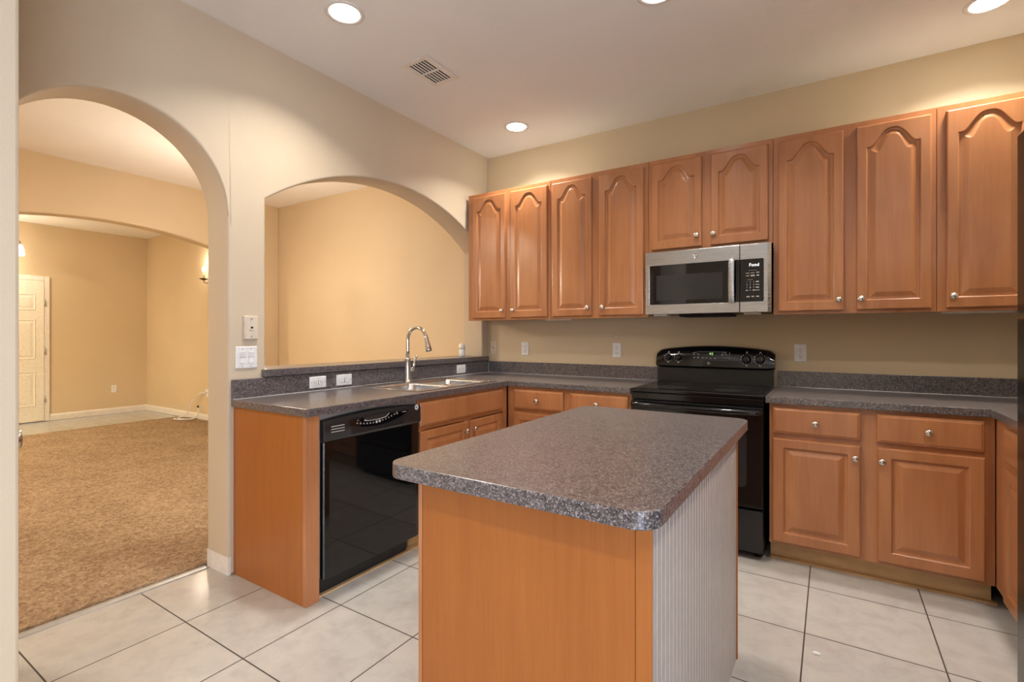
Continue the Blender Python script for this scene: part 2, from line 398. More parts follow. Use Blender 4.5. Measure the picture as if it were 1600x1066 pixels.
# ---- carpet: a real pile surface
nx, ny = 250, 230; X0, X1, Y0, Y1 = -5.74, -.212, -4.99, -.016
random.seed(3); cb = MB(); vs = []
for j in range(ny+1):
    v_ = (j/ny)**.9; y = Y0+(Y1-Y0)*v_
    for i in range(nx+1):
        x = X1+(X0-X1)*(i/nx)**1.35
        edge = 0 if (i in (0, nx) or j in (0, ny)) else 1
        vs.append((x, y, .004+edge*(.010+random.random()*.008)))
fs = [(j*(nx+1)+i, j*(nx+1)+i+1, (j+1)*(nx+1)+i+1, (j+1)*(nx+1)+i) for j in range(ny) for i in range(nx)
      if not (-3.42 < vs[j*(nx+1)+i][0] < -3.22 and not (HC-HW < vs[j*(nx+1)+i][1] < HC+HW))]
cb.add(vs, fs, 0, True)
tag(cb.build('carpet', 'carpet'), 'tan cut pile carpet covering the living room floor beyond the arch', 'carpet', kind='stuff')

# ---- foyer door in the far wall
d1 = structure('door_1', MB().box((-6.999, -2.05, .012), (-6.972, -1.296, 2.035)), 'door')
panels = MB()
def raised(mb, y0, y1, z0, z1, x=-6.972):
    L = []
    for ins, h in ((0, .0005), (.012, -.006), (.03, -.006), (.055, .003)):
        L.append([(x+h, y0+ins, z0+ins), (x+h, y1-ins, z0+ins), (x+h, y1-ins, z1-ins), (x+h, y0+ins, z1-ins)])
    # ring of a routed panel: outer lip stands just proud so the groove reads
    out = [(x+.0062, a, b) for a, b in ((y0-.012, z0-.012), (y1+.012, z0-.012), (y1+.012, z1+.012), (y0-.012, z1+.012))]
    mb.loft([[(x, p_[1], p_[2]) for p_ in out], [(x+.007, p_[1]+(.006 if p_[1] < (y0+y1)/2 else -.006), p_[2]+(.006 if p_[2] < (z0+z1)/2 else -.006)) for p_ in out],
             [(x+.0015, a, b) for a, b in ((y0+.006, z0+.006), (y1-.006, z0+.006), (y1-.006, z1-.006), (y0+.006, z1-.006))],
             [(x+.0015, a, b) for a, b in ((y0+.02, z0+.02), (y1-.02, z0+.02), (y1-.02, z1-.02), (y0+.02, z1-.02))],
             [(x+.006, a, b) for a, b in ((y0+.045, z0+.045), (y1-.045, z0+.045), (y1-.045, z1-.045), (y0+.045, z1-.045))]])
for (a, b) in ((-1.63, -1.40), (-1.96, -1.73)):
    for (z0, z1) in ((.24, .72), (.92, 1.46), (1.62, 1.83)): raised(panels, a, b, z0, z1)
panels.build('door_panel', 'door', d1)
for z in (1.72, 1.02, .32): MB().lathe([(0, -.045), (.008, -.045), (.008, .045), (0, .045)], (-6.966, -1.290, z), 'z', 10).build('hinge', 'grey', d1)
cs = MB()
for a, b in (((-1.294, 0), (-1.231, 2.105)), ((-2.115, 0), (-2.052, 2.105)), ((-2.052, 2.038), (-1.294, 2.105))): cs.box((-6.9995, a[0], a[1]), (-6.978, b[0], b[1]))
structure('trim_2', cs, 'trim', bev=.006)

# ================================================================ CABINETS
def door_shape(mb, w, h, arch=0.0, t=.020, fr=.056, x=0, z=0):
    """raised-panel door; back at y=0, face at y=-t; lower left corner at x, z"""
    NT_ = 24
    def loop(x0, x1, z0, z1, rise, y, shoulder=0):
        L = [(x0, z0), (x1, z0), (x1, z1)]
        hw = (x1-x0)/2; xc = (x0+x1)/2
        for k in range(1, NT_):
            s_ = 1-2*k/NT_; a = abs(s_); sh = 1-.13
            g = 0 if a > sh else .5*(1+math.cos(PI*(a/sh)**1.4))
            L.append((xc+s_*hw, z1+rise*g))
        L.append((x0, z1)); return [(x+p_, y, z+q) for p_, q in L]
    def rect(i, y): return loop(i, w-i, i, h-i, 0, y)
    ft, fs_ = (.034, .047) if arch else (.050, fr)
    zt = h-ft-arch
    def cont(i, y): return loop(fs_+i, w-fs_-i, fr+i, zt-i*.9, arch, y)
    return mb.loft([rect(0, 0), rect(0, -t+.006), rect(.003, -t+.0015), rect(.007, -t), cont(-.004, -t), cont(0, -t+.003), cont(.003, -t+.0095), cont(.011, -t+.0100), cont(.016, -t+.0090), cont(.036, -t+.002), cont(.040, -t+.0012)])
def slab_shape(mb, w, h, t=.020, x=0, z=0):
    L = []
    for i, y in ((0, 0), (0, -t+.009), (.004, -t+.0045), (.010, -t+.003), (.013, -t+.0005), (.016, -t)):
        L.append([(x+i, y, z+i), (x+w-i, y, z+i), (x+w-i, y, z+h-i), (x+i, y, z+h-i)])
    return mb.loft(L)
KNOB = MB().lathe([(.0, 0), (.009, 0), (.0075, -.004), (.006, -.012), (.0085, -.016), (.0150, -.019), (.0162, -.0225), (.0145, -.026), (.008, -.0285), (0, -.029)], (0, 0, 0), 'y', 20).mesh('knob', 'nickel')
def knob(parent, x, z, y=-.0205):
    o = bpy.data.objects.new('knob', KNOB); COL.objects.link(o); o.parent = parent; o.location = (x, y, z); return o
def door(parent, x0, x1, z0, z1, kx=None, kz=None, arch=0):
    d = door_shape(MB(), x1-x0, z1-z0, arch).build('door', 'maple', parent, (0, 0, 0), loc=(x0, -.0005, z0))
    if kx is not None: knob(d, kx-x0, kz-z0)
    return d
def drawer(parent, x0, x1, z0, z1, kx=None, kz=None, name='drawer'):
    d = slab_shape(MB(), x1-x0, z1-z0).build(name, 'maple', parent, (0, 0, 0), loc=(x0, -.0005, z0))
    if kx is not None: knob(d, kx-x0, kz-z0)
    return d
ZB, ZT, YF = 1.372, 2.436, .33
def upper(x0, x1, label, doors, zb=ZB):
    t = thing('wall_cabinet', label, 'cabinet', (x0, -YF, 0), 0, 'wall cabinets along the back wall', True)
    W_ = x1-x0
    b = MB().box((.001, .018, zb+.012), (W_-.001, YF-.001, ZT)); b.box((.001, 0, zb), (W_-.001, .02, ZT+.0))
    b.build('body', 'maple', t, bev=.0012, seg=1)
    MB().box((.006, .020, ZT), (W_-.006, YF-.004, ZT+.004)).build('bounce_board', 'trim', t)['label'] = 'pale unseen top board added to bounce light'  # pale board added on the unseen top to bounce whiter light upward
    for a, c_, kx in doors: door(t, a-x0, c_-x0, zb+.018, 2.402 if zb < 1.5 else 2.404, kx-x0, 1.450 if zb < 1.5 else 1.895, .088 if zb < 1.5 else .085)
    return t
upper(.030, .822, 'maple wall cabinet with two arched doors in the corner over the sink end', [(.086, .416, .392), (.466, .800, .496)])
upper(.822, 1.582, 'maple wall cabinet with two tall arched doors directly left of the microwave', [(.844, 1.168, 1.142), (1.226, 1.551, 1.256)])
upper(1.582, 2.340, 'short maple wall cabinet with two arched doors mounted over the microwave', [(1.608, 1.932, 1.904), (1.988, 2.314, 2.005)], 1.806)
upper(2.340, 3.096, 'maple wall cabinet with two tall arched doors directly right of the microwave', [(2.368, 2.692, 2.671), (2.753, 3.074, 2.772)])
upper(3.096, 3.862, 'maple wall cabinet at the right edge of the photo, partly hidden by the refrigerator', [(3.133, 3.457, 3.159), (3.50, 3.826, 3.80)])
for x0, x1, lab in ((.70, .93, 'slim unlit strip light under the wall cabinets left of the microwave'), (3.13, 3.42, 'slim unlit strip light under the wall cabinet at the right edge')):
    s_ = thing('under_cabinet_light', lab, 'light', (x0, -.17, ZB-.014), 0, 'strip lights under the wall cabinets')
    MB().box((x0, -.20, ZB-.004), (x1, -.14, ZB+.0115)).build('housing', 'white', s_, bev=.002)
    MB().box((x0+.01, -.192, ZB-.0055), (x1-.01, -.148, ZB-.0035)).build('lens', 'trim', s_)

def base_cab(name, label, loc, rotz, W_, depth, fronts, hollow=False, kick=(0, None), stile=None):
    t = thing(name, label, 'cabinet', loc, rotz, 'base cabinets under the counters', True)
    b = MB()
    if hollow:
        b.box((0, 0, .105), (W_, .02, .20)); b.box((0, 0, .69), (W_, .02, .876)); b.box((0, 0, .20), (.05, .02, .69)); b.box((W_-.05, 0, .20), (W_, .02, .69)); b.box((W_/2-.04, 0, .20), (W_/2+.04, .02, .69))
        b.box((0, .02, .105), (.016, depth-.01, .875)); b.box((W_-.016, .02, .105), (W_, depth-.01, .875)); b.box((.016, .02, .105), (W_-.016, depth-.01, .12)); b.box((0, depth-.01, .105), (W_, depth-.002, .875))
    else:
        b.box((.0005, 0, .105), (W_-.0005, .02, .876)); b.box((.0005, .02, .105), (W_-.0005, depth-.002, .8755))
    b.build('body', 'maple', t, bev=.0012, seg=1)
    k1 = kick[1] if kick[1] is not None else W_
    MB().box((kick[0], .075, 0), (k1, .090, .1045)).build('toe_kick', 'kick', t)
    for f in fronts:
        (door if f[0] == 'door' else drawer)(t, *f[1:])
    return t
# left run (faces +x): local x runs along world +y
base_cab('sink_base_cabinet', 'maple sink cabinet with long false drawer over two doors, right of the dishwasher', (.61, -1.565, 0), PI/2, .945, .608,
         [('drawer_front', .009, .873, .715, .856, None, None, 'drawer_front'), ('door', .009, .462, .122, .686, .425, .625), ('door', .476, .865, .122, .686, .513, .628)], True, (0, .865))
# back run, left of the range
base_cab('base_cabinet', 'maple base cabinet with two drawers between the corner and the range', (.615, -.61, 0), 0, .952, .608,
         [('drawer_front', .059, .462, .715, .855, .260, .782), ('drawer_front', .516, .927, .715, .855, .716, .790), ('door', .059, .462, .122, .686, .43, .62), ('door', .516, .927, .122, .686, .55, .62)])
# back run, right of the range
base_cab('base_cabinet', 'maple base cabinet with two drawers and two doors right of the range', (2.345, -.61, 0), 0, .918, .608,
         [('drawer_front', .018, .415, .713, .855, .219, .782), ('drawer_front', .481, .881, .713, .855, .680, .785), ('door', .018, .415, .120, .686, .393, .624), ('door', .486, .881, .120, .688, .502, .622)])
# right run (faces -x): local x runs along world -y
base_cab('base_cabinet', 'maple base cabinet turning the corner beside the black refrigerator', (3.265, -.6105, 0), -PI/2, 1.30, .60,
         [('drawer_front', .20, .90, .713, .855, .55, .785), ('drawer_front', .95, 1.25, .713, .855, 1.10, .785), ('door', .20, .90, .120, .686, .85, .622), ('door', .95, 1.25, .120, .686, 1.0, .622)])
# end panel and filler left of the dishwasher
e = thing('end_panel', 'orange wood end panel with filler post closing the counter left of the dishwasher', 'panel', (.3, -2.29, 0))
MB().box((.001, -2.2975, 0), (.5895, -2.283, .8755)).build('panel', 'panel', e, bev=.001, seg=1)
MB().box((.590, -2.2985, 0), (.6125, -2.2245, .8755)).build('filler_post', 'maple', e, bev=.0015, seg=1)
# bare wood strips on the tile where the shoe moulding is missing
structure('trim_3', MB().box((2.346, -.562, 0), (3.28, -.536, .010)), 'kick')
structure('trim_4', MB().box((.537, -2.222, 0), (.585, -.70, .007)), 'kick')

# ================================================================ COUNTERS
CT0, CT1 = .8765, .914
SX0, SX1, SY0, SY1 = .052, .592, -1.535, -.715            # sink outer rim
c1 = thing('countertop', 'speckled dark counter running along the sink wall to the range', 'countertop', (.3, -1.1, CT0))
xs = [0.001, SX0+.03, SX1-.03, .637, 1.562]; ysn = [-2.311, SY0+.03, SY1-.03, -.637, -.001]
inside = lambda x, y: (x < .637 or y > -.637) and not (SX0+.03 < x < SX1-.03 and SY0+.03 < y < SY1-.03)
MB().cells(xs, ysn, inside, CT0, CT1).build('slab', 'stone', c1, bev=.003)
MB().cells([.001, .021, 1.552], [-2.311, -.021, -.001], lambda x, y: x < .021 or y > -.021, CT1+.0002, 1.0165).build('backsplash', 'stone', c1, bev=.002)
ck = MB().tube([(.0225, -2.309, CT1+.001), (.0225, -.0225, CT1+.001), (1.552, -.0225, CT1+.001)], .0022, 6); ck.tube([(.0225, -.0225, CT1), (.0225, -.0225, 1.012)], .0022, 6)
ck.build('caulk_line', 'caulk', c1)
c2 = thing('countertop', 'speckled dark counter running from the range to the refrigerator', 'countertop', (3.2, -.4, CT0))
MB().cells([2.3275, 3.245, XR-.001], [-1.93, -.637, -.001], lambda x, y: y > -.637 or x > 3.245, CT0, CT1).build('slab', 'stone', c2, bev=.003)
MB().cells([2.34, XR-.021, XR-.001], [-1.93, -.021, -.001], lambda x, y: y > -.021 or x > XR-.021, CT1+.0002, 1.0165).build('backsplash', 'stone', c2, bev=.002)
MB().tube([(2.342, -.0225, CT1+.001), (XR-.03, -.0225, CT1+.001)], .0022, 6).build('caulk_line', 'caulk', c2)
lg = MB().cells([-T-.06, 0, .032], [-2.147, P0+.004, P1-.004, -.03], lambda x, y: x > 0 or P0+.004 < y < P1-.004, SILL+.0005, 1.061)
tag(lg.build('bar_ledge', 'stone', bev=.003), 'speckled dark ledge on the half wall in the arched opening', 'ledge')

# ================================================================ SINK AND FAUCET
sk = thing('kitchen_sink', 'stainless double bowl sink set into the counter under the arched opening', 'sink', (.322, -1.125, CT1))
rz0, rz1 = CT1+.0003, CT1+.0055; ym = -1.125
bx0, bx1 = SX0+.105, SX1-.045
inside = lambda x, y: not (bx0 < x < bx1 and ((SY0+.04 < y < ym-.018) or (ym+.018 < y < SY1-.04)))
MB().cells([SX0, bx0, bx1, SX1], [SY0, SY0+.04, ym-.018, ym+.018, SY1-.04, SY1], inside, rz0, rz1).build('rim', 'sink', sk, bev=.003)
for a, b in ((SY0+.04, ym-.018), (ym+.018, SY1-.04)):
    L = []
    for i, z in ((0, rz1-.0008), (.004, rz0-.012), (.010, CT1-.165), (.03, CT1-.178)):
        L.append([(p_[0], p_[1], z) for p_ in rrect(bx0+i, a+i, bx1-i, b-i, .045 if i else .02)])
    bs = MB().loft(L, 0, True, cap0=False).build('basin', 'sink', sk)
    sm = bs.modifiers.new('shell', 'SOLIDIFY'); sm.thickness = .0012; sm.offset = 1
    MB().lathe([(0, 0), (.042, 0), (.042, .003), (.030, .004), (.026, .001), (0, .001)], ((bx0+bx1)/2, (a+b)/2, CT1-.1775), 'z', 24).build('drain', 'chrome', sk)
fx, fy, fz = .100, -1.126, rz1
fa = thing('kitchen_faucet', 'tall gooseneck pull-down chrome faucet standing behind the double sink', 'faucet', (fx, fy, fz))
MB().lathe([(0, 0), (.031, 0), (.031, .004), (.027, .008), (.0245, .02), (.0225, .10), (.0205, .155), (.0215, .158), (.0215, .166), (.0185, .168), (0, .168)], (fx, fy, fz), 'z', 28).build('faucet_body', 'nickel', fa)
zc = 1.215; R_ = .088
pts = [(fx, fy, fz+.165), (fx, fy, fz+.22), (fx, fy, zc)] + [(fx+R_-R_*math.cos(PI*k/20*.93), fy, zc+R_*math.sin(PI*k/20*.93)) for k in range(1, 21)]
MB().tube(pts, .0125, 16).build('gooseneck', 'chrome', fa)
e0 = Vector(pts[-1]); dr = (e0-Vector(pts[-2])).normalized()
hp = [e0-dr*.006, e0, e0+dr*.012, e0+dr*.05, e0+dr*.092, e0+dr*.098]
MB().tube(hp, .015, 20, 0, [.0132, .0142, .0145, .0185, .0225, .0205]).build('spray_head', 'chrome', fa)
hb = MB().lathe([(0, 0), (.0165, 0), (.0165, .034), (.014, .040), (0, .040)], (fx, fy+.018, fz+.085), 'y', 20)
hb.tube([(fx, fy+.050, fz+.088), (fx+.004, fy+.062, fz+.115), (fx+.006, fy+.070, fz+.150), (fx+.007, fy+.078, fz+.185)], .006, 12, 0, [.010, .009, .0075, .0085])
hb.build('handle', 'chrome', fa)
af = thing('air_freshener', 'small white rounded air freshener standing on the ledge at its right end', 'air freshener', (-.095, -.262, 1.0612))
MB().lathe([(0, 0), (.026, 0), (.030, .004), (.029, .030), (.026, .072), (0, .072)], (-.095, -.262, 1.0613), 'z', 24).build('base', 'white', af)
MB().lathe([(.0285, .068), (.031, .074), (.031, .088), (.026, .106), (.016, .117), (0, .121)], (-.095, -.262, 1.0613), 'z', 24).build('cap', 'trim', af)

def badge_mesh(r, t=.001):
    """round maker's emblem: ring with a looping script monogram"""
    mb = MB().lathe([(0, 0), (r, 0), (r, t), (r*.93, t*1.3), (r*.84, t*1.3), (r*.80, t*.6), (0, t*.6)], (0, 0, 0), 'z', 28, 0)
    def sc(pts): mb.tube([(a*r, b*r, t*.9) for a, b in pts], r*.07, 6, 1)
    sc([(-.05, .30), (-.18, .48), (-.42, .40), (-.52, .05), (-.40, -.30), (-.15, -.30), (-.08, .0), (-.28, .05), (-.10, -.10), (-.05, -.40), (-.25, -.58)])
    sc([(.42, .34), (.28, .46), (.14, .30), (.24, .08), (.40, .06), (.18, .02), (.06, -.24), (.22, -.44), (.46, -.28), (.56, -.02)])
    return mb
def on_front_x(mb, ox, oy, oz):       # local x -> +y, local y -> +z, out -> +x
    m = MB(); m.v = [(ox+c_, oy+a, oz+b) for a, b, c_ in mb.v]; m.f, m.mi, m.sm = mb.f, mb.mi, mb.sm; return m
def on_front_y(mb, ox, oy, oz):       # local x -> +x, local y -> +z, out -> -y
    m = MB(); m.v = [(ox+a, oy-c_, oz+b) for a, b, c_ in mb.v]; m.f, m.mi, m.sm = mb.f, mb.mi, mb.sm; return m

# ================================================================ DISHWASHER (faces +x)
dw = thing('dishwasher', 'glossy black built-in dishwasher under the counter beside the sink cabinet', 'dishwasher', (.32, -1.893, 0))
A, B = -2.2145, -1.5685
MB().box((.05, A-.004, .10), (.60, B, .872)).build('tub', 'grey', dw)
dp = [(.601, A), (.601, B), (.622, B), (.6285, B-.008), (.631, B-.03)] + [(.631+.003*math.sin(PI*k/8), B-.03+(A+.03-B+.03)*k/8) for k in range(1, 8)] + [(.631, A+.03), (.6285, A+.008), (.622, A)]
MB().prism(dp, 'z', .098, .744).build('door', 'glass', dw, bev=.002)
cp = MB(); NY = 24; loops = []
for k in range(NY+1):
    f = k/NY; y = A+(B-A)*f; bul = .006*math.sin(PI*f); top = .848+.017*math.sin(PI*f)**.8 if True else 0
    loops.append([(.601, y, .747), (.631+bul*.5, y, .747), (.638+bul, y, .760), (.637+bul, y, top-.020), (.633+bul, y, top-.006), (.624+bul*.4, y, top), (.601, y, top)])
cp.loft(loops, 0, True)
con = cp.build('control_panel', 'panelblack', dw); 
sm = con.modifiers.new('es', 'EDGE_SPLIT'); sm.split_angle = math.radians(35)
ff = lambda y: .638+.006*math.sin(PI*(y-A)/(B-A))
# dark key field with curved lower edge, handle scoop, keys and vents
kf = MB(); up, lo = [], []
for k in range(21):
    f = k/20; y = A+.14+(.40)*f
    up.append((ff(y)+.0006, y, .832)); lo.append((ff(y)+.0006, y, .832-.052*math.sin(PI*min(1, .12+f*.86))**.7))
kf.add(up+lo, [(k, k+1, 22+k, 21+k) for k in range(20)])
kf.build('key_field', 'glass', dw)
sc_ = MB(); ym_ = (A+B)/2-.01
for i_, (u0, u1, v_) in enumerate(((-.085, .085, .8345), (-.085, .085, .829), (-.075, .080, .818), (-.05, .065, .811))): pass
prof = [(-.090, .834), (-.082, .816), (-.05, .812), (.02, .812), (.06, .817), (.078, .828), (.082, .834)]
sc_.add([(ff(ym_+a)+.0012, ym_+a, b) for a, b in prof], [tuple(range(len(prof)))])
sc_.tube([(ff(ym_+a)+.002, ym_+a, b) for a, b in prof[1:]], .0016, 6, 1)
sc_.build('handle_pocket', ['dark', 'grey'], dw)
def dkey(ky, parent): ky.build('key', 'print', parent)
for k in range(14):
    ky = MB()
    f = k/13; y = A+.185+.27*f; z = .797+.020*(f-.38)**2*4
    if k in (6, 7): ky.lathe([(.0062, 0), (.0072, 0), (.0072, .0008), (.0062, .0008)], (ff(y)+.0008, y, z+.002), 'x', 14)
    ky.box((ff(y)+.0007, y-.005, z-.0012), (ff(y)+.0014, y+.005, z+.0012)); ky.box((ff(y)+.0007, y-.003, z+.004), (ff(y)+.0014, y+.003, z+.0055)); dkey(ky, con)
for y, z, w_ in ((A+.19, .823, .004), (A+.235, .818, .008), (A+.455, .822, .008), (A+.51, .826, .016)): dkey(MB().box((ff(y)+.0007, y-w_, z-.001), (ff(y)+.0014, y+w_, z+.0015)), con)
for k in range(3):
    MB().box((ff(A+.06)-.001, A+.035, .786+k*.013), (ff(A+.06)+.0018, A+.110, .791+k*.013)).build('vent_slot', 'grey', dw)
on_front_x(badge_mesh(.0145), ff(B-.03)+.0005, B-.035, .838).build('badge', ['white', 'dark'], dw)
MB().box((.555, A+.002, .012), (.572, B-.05, .098)).build('toe_panel', 'blackmat', dw)

# ================================================================ RANGE (faces -y)
X0, X1 = 1.572, 2.323
rg = thing('range', 'black electric range with glass cooktop between the two counters', 'stove', ((X0+X1)/2, -.33, 0))
MB().box((X0+.004, -.625, .03), (X1-.004, -.03, .895)).build('body', 'blackmat', rg)
ct = MB().cells([X0, X0+.045, X1-.045, X1], [-.660, -.585, -.115, -.035], lambda x, y: True, .8955, .918)
ct.build('cooktop', 'black', rg, bev=.006, seg=3)
MB().prism(rrect(X0+.035, -.628, X1-.035, -.125, .012), 'z', .9182, .9196).build('glass_top', 'glass', rg, bev=.0006, seg=1)
for cx_, cy_, r in ((X0+.20, -.49, .105), (X1-.20, -.49, .085), (X0+.20, -.24, .075), (X1-.20, -.24, .105)):
    MB().lathe([(r-.002, 0), (r, 0), (r, .0003), (r-.002, .0003)], (cx_, cy_, .91965), 'z', 40).build('burner_ring', 'winglass', rg)
# back guard: rounded control housing over a recessed plate
MB().box((X0+.004, -.075, .918), (X1-.004, -.012, 1.045)).build('back_plate', 'blackmat', rg)
bgp = MB(); NX = 28; loops = []
for k in range(NX+1):
    f = k/NX; x = X0-.006+(X1-X0+.012)*f; s_ = math.sin(PI*f); e_ = min(f, 1-f)*NX
    rr = .022*(1-min(1, e_/1.6))**2
    top = 1.142+.034*s_**.8-rr; bot = 1.020+rr*.3; fb = .012*s_
    loops.append([(x, -.012, bot), (x, -.085-fb, bot), (x, -.104-fb, bot+.014), (x, -.100-fb, (bot+top)/2), (x, -.080-fb*.8, top-.014), (x, -.064-fb*.5, top), (x, -.012, top)])
bgp.loft(loops, 0, True)
bg = bgp.build('control_housing', 'black', rg); sm = bg.modifiers.new('es', 'EDGE_SPLIT'); sm.split_angle = math.radians(40)
def fy_(x, z):
    f = (x-X0+.006)/(X1-X0+.012); s_ = math.sin(PI*max(0, min(1, f))); fb = .012*s_; top = 1.142+.034*s_**.8; bot = 1.02; mid = (bot+top)/2
    if z < mid: a = (z-bot-.014)/(mid-bot-.014); return -.104-fb+.004*a
    a = (z-mid)/(top-.014-mid); return -.100-fb+(.020+fb*.2)*a
def guard_mark(mb, x, z, w_, h_, lift=.0008, mi=0):
    q = [(x-w_, z-h_), (x+w_, z-h_), (x+w_, z+h_), (x-w_, z+h_)]
    return mb.add([(a, fy_(a, b)-lift, b) for a, b in q], [(0, 1, 2, 3)], mi)
for x in (X0+.082, X0+.153, X1-.158, X1-.078):
    big = .026 if x > 1.9 else .021
    z = 1.092 if x < 1.9 else 1.090
    y = fy_(x, z)
    kb = MB().lathe([(0, .004), (big*1.1, .004), (big*1.08, -.004), (big*.95, -.012), (big*.78, -.022), (0, -.023)], (x, y, z), 'y', 26)
    kb.box((x-.005, y-.030, z-big*.8), (x+.005, y-.018, z+big*.8))
    kd = kb.build('burner_knob', 'black', rg, bev=.0015)
    mk = MB()
    for k in range(11):
        t = PI*(.75+1.5*k/10)
        a, b = x+math.sin(t+PI)*(big*1.32)*-1, z+math.cos(t+PI)*(big*1.32)*-1
        guard_mark(mk, a, b, .0022, .0022, .002)
    guard_mark(mk, x, z-big*1.62, .005, .0032, .0022); guard_mark(mk, x, z+big*1.75, .005, .004, .0022)
    mk.build('dial_marks', 'print', kd)
df = MB(); 
for k in range(10): guard_mark(df, X0+.235+.205*(k+.5)/10+.03, 1.108, .0115, .031)
dsp = df.build('display_field', 'glass', rg)
place = lambda cx_, cz_, lift: (lambda a, b, c_: (cx_+a, fy_(cx_+a, cz_+b)-lift-c_, cz_+b))
tm = MB(); place_text(tm, text('4:2', .021), place(X0+.372, 1.122, .0012)); tm.build('clock_digits', 'led', dsp)
for a, b, w_, h_ in ((.262, 1.128, .018, .0014), (.258, 1.117, .006, .0035), (.288, 1.118, .006, .0035), (.262, 1.096, .006, .0028), (.287, 1.096, .007, .0035), (.318, 1.094, .007, .0032), (.345, 1.094, .006, .0030), (.370, 1.092, .004, .0030), (.398, 1.091, .006, .0045), (.455, 1.128, .016, .0014), (.442, 1.116, .007, .004), (.468, 1.117, .012, .0012)):
    guard_mark(MB(), X0+a, b, w_*.8, h_*.8, .0014).build('key', 'print', dsp)
guard_mark(MB(), X0+.488, 1.112, .0008, .024, .0012).build('border_line', 'print', dsp)
on_front_y(badge_mesh(.0095), X0+.357, fy_(X0+.357, 1.058)-.0004, 1.058).build('badge', ['grey', 'dark'], rg)
# oven door, handle, window, drawer
MB().box((X0+.003, -.668, .292), (X1-.003, -.628, .848)).build('oven_door', 'black', rg, bev=.004)
od = bpy.data.objects[[o.name for o in rg.children if o.name.startswith('oven_door')][0]]
MB().prism(rrect(X0+.085, .40, X1-.085, .745, .03), 'y', -.6678, -.6690).build('oven_window', 'winglass', od)
hd = MB(); hz = .822
loops = []
for k in range(25):
    f = k/24; x = X0+.012+(X1-X0-.024)*f; s_ = math.sin(PI*f); y = -.690-.022*s_**.6
    loops.append([(x, y+.012*math.cos(t), hz+.015*math.sin(t)) for t in [2*PI*q/14 for q in range(14)]])
hd.loft(loops, 0, True)
for x in (X0+.03, X1-.03): hd.box((x-.016, -.700, hz-.012), (x+.016, -.666, hz+.012))
hd.build('handle', 'black', od)
MB().box((X0+.002, -.655, .853), (X1-.002, -.626, .893)).build('vent_trim', 'black', rg, bev=.003)
dr_ = MB().cells([X0+.003, X0+.10, X1-.10, X1-.003], [-.665, -.628], lambda x, y: True, .045, .276).build('drawer', 'blackmat', rg, bev=.006, seg=2)
MB().prism(rrect(X0+.12, .205, X1-.12, .240, .012), 'y', -.6648, -.6662).build('drawer_grip', 'dark', dr_)
for x in (X0+.04, X1-.04): MB().lathe([(0, 0), (.016, 0), (.016, .032), (0, .032)], (x, -.58, 0), 'z', 12).build('foot', 'blackmat', rg)

# ================================================================ MICROWAVE
X0, X1, Z0, Z1, YM = 1.5855, 2.3365, 1.388, 1.800, -.405
mw = thing('microwave', 'stainless over-the-range microwave mounted above the black stove', 'microwave', ((X0+X1)/2, -.2, Z0))
MB().box((X0+.004, -.378, Z0+.002), (X1-.004, -.002, Z1)).build('case', 'blackmat', mw, bev=.002)
XS = 2.166
fr_ = MB().cells([X0, 1.613, 2.137, XS-.0015], [Z0, 1.452, 1.709, Z1], lambda x, z: not (1.613 < x < 2.137 and 1.452 < z < 1.709), 0, 1)
fr_.v = [(a, YM if c_ > .5 else -.379, b) for a, b, c_ in fr_.v]
md = fr_.build('door', 'steel', mw, bev=.003)
MB().prism(rrect(1.6125, 1.4515, 2.1645, 1.7095, .006), 'y', -.385, YM-.0012).build('door_glass', 'glass', md, bev=.001, seg=1)
MB().prism(rrect(1.658, 1.478, 2.068, 1.643, .004), 'y', YM-.0010, YM-.0018).build('viewing_window', 'winglass', md)
hb_ = MB(); loops = []
for k in range(17):
    f = k/16; z = 1.447+(1.715-1.447)*f; s_ = math.sin(PI*f); y = YM-.022-.016*s_**.7
    loops.append([(2.122+a, y+b, z) for a, b in ((-.019, .006), (-.015, -.003), (0, -.007), (.015, -.003), (.019, .006), (.010, .011), (-.010, .011))])
hb_.loft(loops, 0, True)
for z in (1.462, 1.700): hb_.box((2.112, YM-.028, z-.010), (2.132, YM-.001, z+.010))
hh = hb_.build('handle', 'steel', md); sm = hh.modifiers.new('es', 'EDGE_SPLIT'); sm.split_angle = math.radians(40)
on_front_y(badge_mesh(.0165), 1.906, YM-.0005, 1.756).build('badge', ['chrome', 'grey'], md)
cp_ = MB().cells([XS+.0015, 2.318, X1], [Z0, Z1], lambda x, z: True, 0, 1); cp_.v = [(a, (YM if a < 2.33 else YM+.008) if c_ > .5 else -.379, b) for a, b, c_ in cp_.v]
cpo = cp_.build('control_panel', 'steel', mw, bev=.002)
MB().prism(rrect(XS+.002, 1.4515, 2.297, 1.7095, .008), 'y', YM+.004, YM-.0012).build('keypad', 'glass', cpo, bev=.0008, seg=1)
at = lambda cx_, cz_: (lambda a, b, c_: (cx_+a, YM-.0016-c_, cz_+b))
dd = MB(); place_text(dd, text('Food', .027), at(2.245, 1.672)); dd.build('display_word', 'lcd', cpo)
mkey = lambda m_: m_.build('key', 'print', cpo)
for r, row in enumerate(('123', '456', '789')):
    for q, ch in enumerate(row): mkey(place_text(MB(), text(ch, .013), at(2.205+q*.019, 1.570-r*.0165)))
mkey(place_text(MB(), text('0', .013), at(2.224, 1.5205)))
